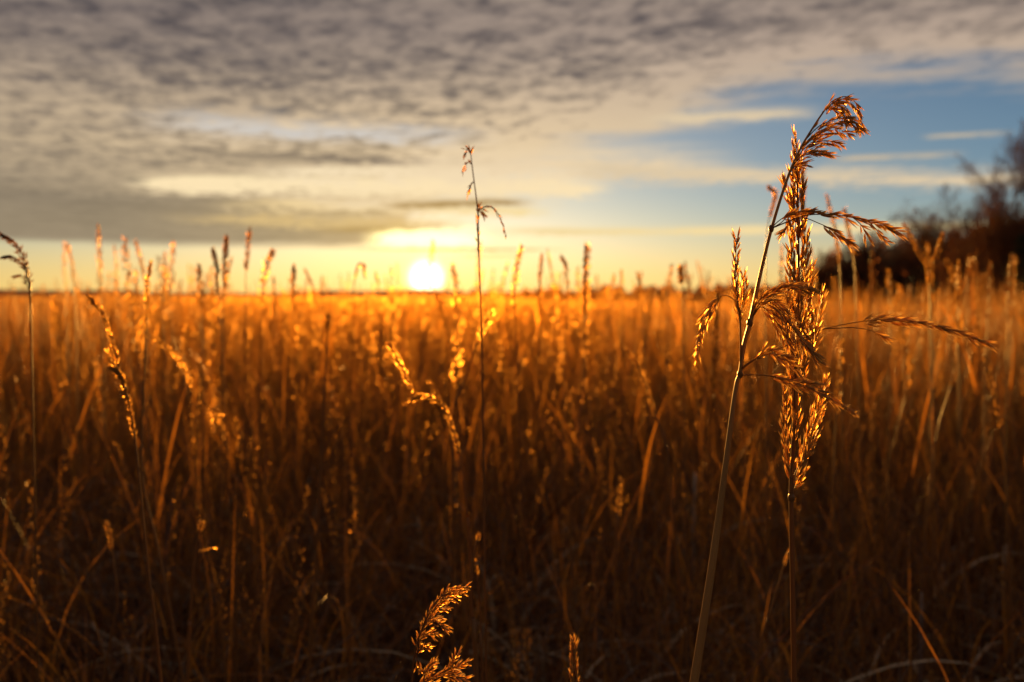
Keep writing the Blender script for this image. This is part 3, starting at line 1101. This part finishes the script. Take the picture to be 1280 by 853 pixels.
def stalk(label, px, d, style='narrow', p0=.6, wid=5, n=60, w=4, fl=.011, fw=.002, leaf=0, mat=None, heads=()):
    """A stalk out of focus: pixel points from low to high, head on the last part."""
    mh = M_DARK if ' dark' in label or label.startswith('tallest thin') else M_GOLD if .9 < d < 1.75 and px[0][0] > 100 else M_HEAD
    n, wid = int(n * 1.3), wid * .7
    if d < 1.75:
        n, fl, fw = int(n * 2.4), fl * .62, fw * .42
    root = root_below('grass_stalk', label, px[0][0], px[0][1], px[1][0], px[1][1], d, G_MID)
    u = d / F
    pts = [Vector((0, 0, 0))] + [P(x, y, d) - root.location for x, y in px]
    path = smooth_path(pts, 6 * (len(pts) - 1))
    k = len(path)
    mb = MB()
    mb.tube(path, [max(.0003, w * u * .5 * (1.1 - .75 * i / k)) for i in range(k)], 6)
    mb.obj('stem', M_STEM, root)
    up = smooth_path(pts[1:], 24)
    if n:
        hd = MB()
        add_panicle(hd, up[int(24 * p0):], style, wid * u, n, fl, fw)
        hd.obj('panicle', mh, root)
    for hp, hw, hn, hs in heads:
        sp = [P(x, y, d) - root.location for x, y in hp]
        sp = smooth_path(sp, 8)
        hd = MB()
        hd.tube(sp, [.0006 * (1 - .06 * i) for i in range(9)], 4, 1)
        add_panicle(hd, sp[1:], hs, hw * .75 * u, int(hn * (3.4 if hn > 20 else 1.4)), fl * .9, fw * .9)
        hd.obj('panicle', [mh, M_STEM], root)
    for _ in range(leaf if d > 2.1 else 0):
        lb = MB()
        t = random.uniform(.2, .8)
        add_leaf(lb, path[int(t * k * .6)], rnd_dir(random.uniform(.3, .8)), random.uniform(.15, .3), random.uniform(.8, 2.2), .002, 0, 7)
        lb.obj('leaf', M_LEAF, root)
    return root


def build_stalks():
    random.seed(3)
    S = stalk
    # closer ones, in reading order
    S('arching stalk at the left edge with dark drooping husks above the horizon', [(40, 470), (38, 380), (32, 330), (18, 303), (2, 292)], 1.25, 'nodding', .35, 6, 46, 2.5,
      heads=[([(35, 345), (26, 328), (14, 320), (4, 320)], 5, 26, 'nodding'), ([(36, 362), (28, 346), (18, 344)], 4, 14, 'nodding')])
    S('kinked stalk on the left with a jagged golden head bent in two', [(202, 860), (186, 720), (172, 580), (166, 530), (155, 480), (146, 462)], 1.1, 'nodding', .70, 4, 44, 4, leaf=1,
      heads=[([(170, 570), (164, 520), (152, 475), (140, 461)], 4, 70, 'narrow'), ([(150, 470), (143, 436), (130, 395), (113, 374)], 4, 70, 'narrow'), ([(148, 452), (139, 448), (136, 440)], 3, 12, 'plume')])
    S('dark stem with a drooping golden side head left of the sun', [(212, 760), (178, 600), (180, 480), (183, 400), (184, 360), (188, 330)], 1.5, 'narrow', .5, 4, 70, 4,
      heads=[([(184, 418), (205, 432), (224, 450), (238, 478)], 5, 70, 'narrow'), ([(238, 506), (252, 502), (266, 510), (276, 516)], 4, 30, 'nodding'), ([(256, 506), (262, 520), (267, 538)], 4, 26, 'narrow')])
    S('golden head folded into a double arc, below the sun', [(590, 760), (584, 640), (577, 585), (572, 560), (560, 520), (548, 502), (530, 496), (517, 499)], 1.25, 'narrow', .36, 5, 90, 3,
      heads=[([(519, 500), (510, 478), (498, 450), (487, 432)], 5, 70, 'narrow')])
    S('straight golden head leaning left in the middle of the meadow', [(842, 650), (832, 560), (818, 516), (806, 480), (795, 455), (784, 438)], 1.5, 'narrow', .38, 4, 80, 3)
    S('golden head leaning right just below the horizon, beside the tall stem', [(566, 620), (566, 520), (580, 480), (592, 440), (604, 412), (614, 392)], 1.6, 'narrow', .7, 6, 60, 3,
      heads=[([(562, 480), (566, 462), (578, 440)], 5, 30, 'narrow')])
    S('tallest thin stem right of the sun with a few drooping husks at its tip', [(606, 700), (604, 560), (602, 420), (599, 330), (597, 265), (591, 215), (588, 188)], 1.05, 'nodding', .995, 4, 3, 3,
      heads=[([(588, 192), (585, 186), (581, 192)], 4, 12, 'nodding'), ([(590, 206), (585, 203), (579, 212)], 3, 9, 'nodding'), ([(592, 228), (589, 230), (585, 240)], 3, 9, 'nodding'),
             ([(598, 275), (598, 262), (601, 262), (606, 272)], 5, 20, 'plume'), ([(599, 262), (612, 258), (624, 270), (633, 296)], 2.5, 10, 'nodding'), ([(599, 330), (597, 300), (597, 275)], 2, 14, 'narrow')], leaf=1)
    S('reddish broken stem with a pale bent tip, above the nodding panicle', [(597, 860), (592, 790), (588, 735), (593, 690), (598, 672)], 1.15, 'narrow', .9, 2, 4, 7)
    S('thin orange stem beside the reddish broken one at the bottom', [(604, 870), (601, 810), (600, 760), (594, 700)], 1.2, 'narrow', .9, 2, 4, 4)
    S('pale leaning stem with a ragged broken tip at the lower left', [(234, 860), (238, 770), (243, 700), (248, 668), (252, 655)], 1.35, 'plume', .75, 5, 14, 5, leaf=1,
      heads=[([(243, 695), (256, 686), (268, 684)], 3, 8, 'narrow')])
    S('slanting stem with a short golden spike at the lower left edge of the meadow', [(130, 850), (146, 760), (140, 690), (134, 656)], 1.45, 'narrow', .7, 4, 30, 4)
    S('long dark upright stem left of the double-arc head', [(385, 850), (395, 700), (402, 560), (408, 440), (410, 395)], 1.7, 'narrow', .85, 4, 26, 5, leaf=1)
    S('dark upright stem rising through the left half of the meadow', [(296, 800), (297, 650), (300, 540)], 1.8, 'narrow', .8, 4, 24, 4, leaf=1)
    S('pale upright stem just right of the upright panicle', [(1045, 760), (1042, 620), (1046, 520), (1052, 430)], 1.9, 'narrow', .7, 5, 40, 4, leaf=1)
    S('pale golden leaf-like stem leaning right, below the far tip of the long side branch', [(1160, 640), (1172, 540), (1192, 470), (1200, 400)], 2.2, 'narrow', .6, 5, 60, 3)
    S('slanting golden stem at the right edge of the meadow', [(1262, 720), (1255, 560), (1230, 440)], 1.9, 'narrow', .6, 4, 40, 4, leaf=1)
    S('reddish slanting stem low down beside the leaning stalk', [(940, 850), (962, 770), (985, 690)], 1.4, 'narrow', .9, 2, 6, 4)
    S('orange leaning stem at the middle bottom of the meadow', [(770, 700), (772, 650), (776, 600)], 1.7, 'narrow', .5, 4, 30, 4)
    # silhouettes above the horizon, left to right
    T = [('thin pair-left head against the yellow sky at the far left', [(84, 440), (82, 360), (80, 305)], 3.0, 'narrow', .35, 5, 50),
         ('thin head curving left beside another one at the far left', [(95, 440), (93, 365), (90, 330), (84, 306)], 2.8, 'narrow', .35, 5, 50),
         ('tallest golden head at the left, reaching over the grey cloud edge', [(128, 440), (125, 350), (123, 284)], 2.4, 'narrow', .35, 6, 90),
         ('faint thin head right of the tallest golden one at the left', [(150, 440), (148, 360), (143, 308)], 3.4, 'narrow', .4, 4, 46),
         ('slender head leaning left before the bent golden side head', [(184, 440), (181, 360), (177, 330), (170, 304)], 2.8, 'narrow', .4, 5, 60),
         ('wispy spread head right of the dark stem on the left', [(205, 440), (202, 365), (198, 322)], 3.2, 'plume', .3, 12, 60),
         ('wispy faint head, second of two side by side at the left', [(216, 440), (212, 370), (207, 332)], 3.8, 'plume', .3, 14, 50),
         ('thick short dark head below the grey cloud at the left', [(252, 450), (251, 370), (249, 334)], 2.2, 'narrow', .4, 7, 70),
         ('left prong of the forked dark heads', [(276, 420), (272, 345), (267, 314)], 1.9, 'narrow', .3, 5, 70),
         ('right taller prong of the forked dark heads', [(278, 480), (280, 350), (283, 298)], 1.9, 'narrow', .42, 6, 90),
         ('thin dark head with a gap below its top, third from the sun on the left', [(306, 440), (307, 360), (308, 330), (312, 288)], 2.2, 'narrow', .55, 5, 60),
         ('plumed head leaning right between the forked heads and the sun', [(326, 450), (328, 370), (333, 335), (341, 315)], 2.0, 'plume', .25, 9, 90),
         ('compact dark upright head half way between left edge and sun', [(368, 450), (367, 370), (367, 334)], 2.1, 'narrow', .35, 6, 70),
         ('thin bent head nearest to the left of the compact dark one and the sun', [(398, 440), (394, 370), (382, 338)], 2.9, 'narrow', .4, 4, 40),
         ('small curved head left of the sun with its tip hanging over', [(440, 440), (442, 365), (446, 335), (452, 330), (456, 345)], 2.4, 'nodding', .35, 6, 70),
         ('faint slim head immediately left of the sun', [(478, 440), (474, 370), (470, 342)], 3.2, 'narrow', .35, 4, 40),
         ('yellow translucent head immediately right of the sun', [(572, 430), (571, 365), (566, 332)], 2.2, 'plume', .35, 7, 60),
         ('dark feathery head, broadest right of the tall middle stem', [(647, 470), (643, 380), (645, 340), (652, 308)], 1.7, 'plume', .3, 10, 110),
         ('slim dark head beside the broadest feathery one', [(674, 440), (675, 360), (677, 320)], 2.4, 'narrow', .3, 5, 60),
         ('pale slim head leaning left, second from the broad feathery one', [(694, 440), (692, 360), (684, 314)], 3.0, 'narrow', .35, 4, 50),
         ('head with a dark knot low down, third from the broad feathery one', [(706, 450), (709, 350), (703, 322)], 2.3, 'narrow', .2, 5, 60),
         ('straight dark rod-like head, tallest between middle and leaning stalk', [(731, 450), (731, 370), (732, 307)], 2.0, 'narrow', .35, 4, 80),
         ('small pale spread head over the far treeline', [(762, 440), (763, 370), (768, 344)], 3.0, 'plume', .3, 8, 46),
         ('short thin upright head over the far treeline', [(778, 440), (778, 375), (777, 340)], 2.8, 'narrow', .3, 4, 46),
         ('thin head leaning left over the far treeline', [(806, 440), (803, 375), (797, 343)], 2.6, 'narrow', .3, 4, 46),
         ('paler of two heads side by side left of the leaning stalk', [(834, 440), (835, 370), (840, 332)], 2.6, 'plume', .35, 7, 50),
         ('dark round knotted head left of the leaning stalk', [(855, 450), (854, 370), (852, 350), (850, 334)], 1.8, 'nodding', .5, 8, 60),
         ('dark blurred head high up, left of the leaning stalk', [(958, 470), (957, 330), (960, 280), (968, 244), (962, 234)], 1.7, 'nodding', .55, 8, 110),
         ('pale upright blurred head, between leaning and upright stalk', [(976, 470), (976, 390), (977, 310)], 2.2, 'narrow', .4, 5, 70),
         ('thin grey blurred stem behind the top of the upright panicle', [(1003, 450), (1004, 300), (1004, 205)], 2.1, 'narrow', .6, 4, 60),
         ('grey blurred head leaning left, right of the upright panicle', [(1052, 450), (1050, 340), (1044, 290), (1034, 246)], 2.2, 'narrow', .4, 5, 80),
         ('grey blurred head leaning left, second right of the upright panicle', [(1072, 450), (1068, 330), (1061, 290), (1056, 264)], 2.2, 'narrow', .4, 5, 80),
         ('left arm of the large golden V of stems in front of the bushes', [(1163, 470), (1161, 350), (1150, 318), (1130, 282)], 1.9, 'narrow', .3, 5, 80),
         ('right arm of the large golden V of stems in front of the bushes', [(1166, 470), (1163, 350), (1170, 320), (1178, 296)], 1.9, 'narrow', .3, 5, 80),
         ('left arm of the smaller golden V of stems right of the large one', [(1200, 470), (1196, 370), (1190, 340), (1184, 328)], 2.1, 'narrow', .2, 6, 70),
         ('right arm of the smaller golden V of stems right of the large one', [(1198, 470), (1197, 370), (1199, 330)], 2.1, 'narrow', .2, 6, 70),
         ('golden head before the dark trees near the right edge', [(1259, 470), (1260, 370), (1264, 322)], 2.3, 'narrow', .3, 5, 70),
         ('golden plumed head before the bushes below the long side branch tip', [(1112, 470), (1113, 380), (1110, 340)], 2.3, 'plume', .3, 9, 70),
         ('pale slim head before the dark trees between the V stems and the right edge', [(1232, 470), (1236, 370), (1238, 330)], 2.4, 'narrow', .3, 5, 60)]
    for lab, px, d, st, p0, wid, n in T:
        S(lab, px, d, st, p0, wid * .78, int(n * 1.5), 1.2 + 1.2 / d, fl=.0085, fw=.00095 + .00017 * d)


build_stalks()
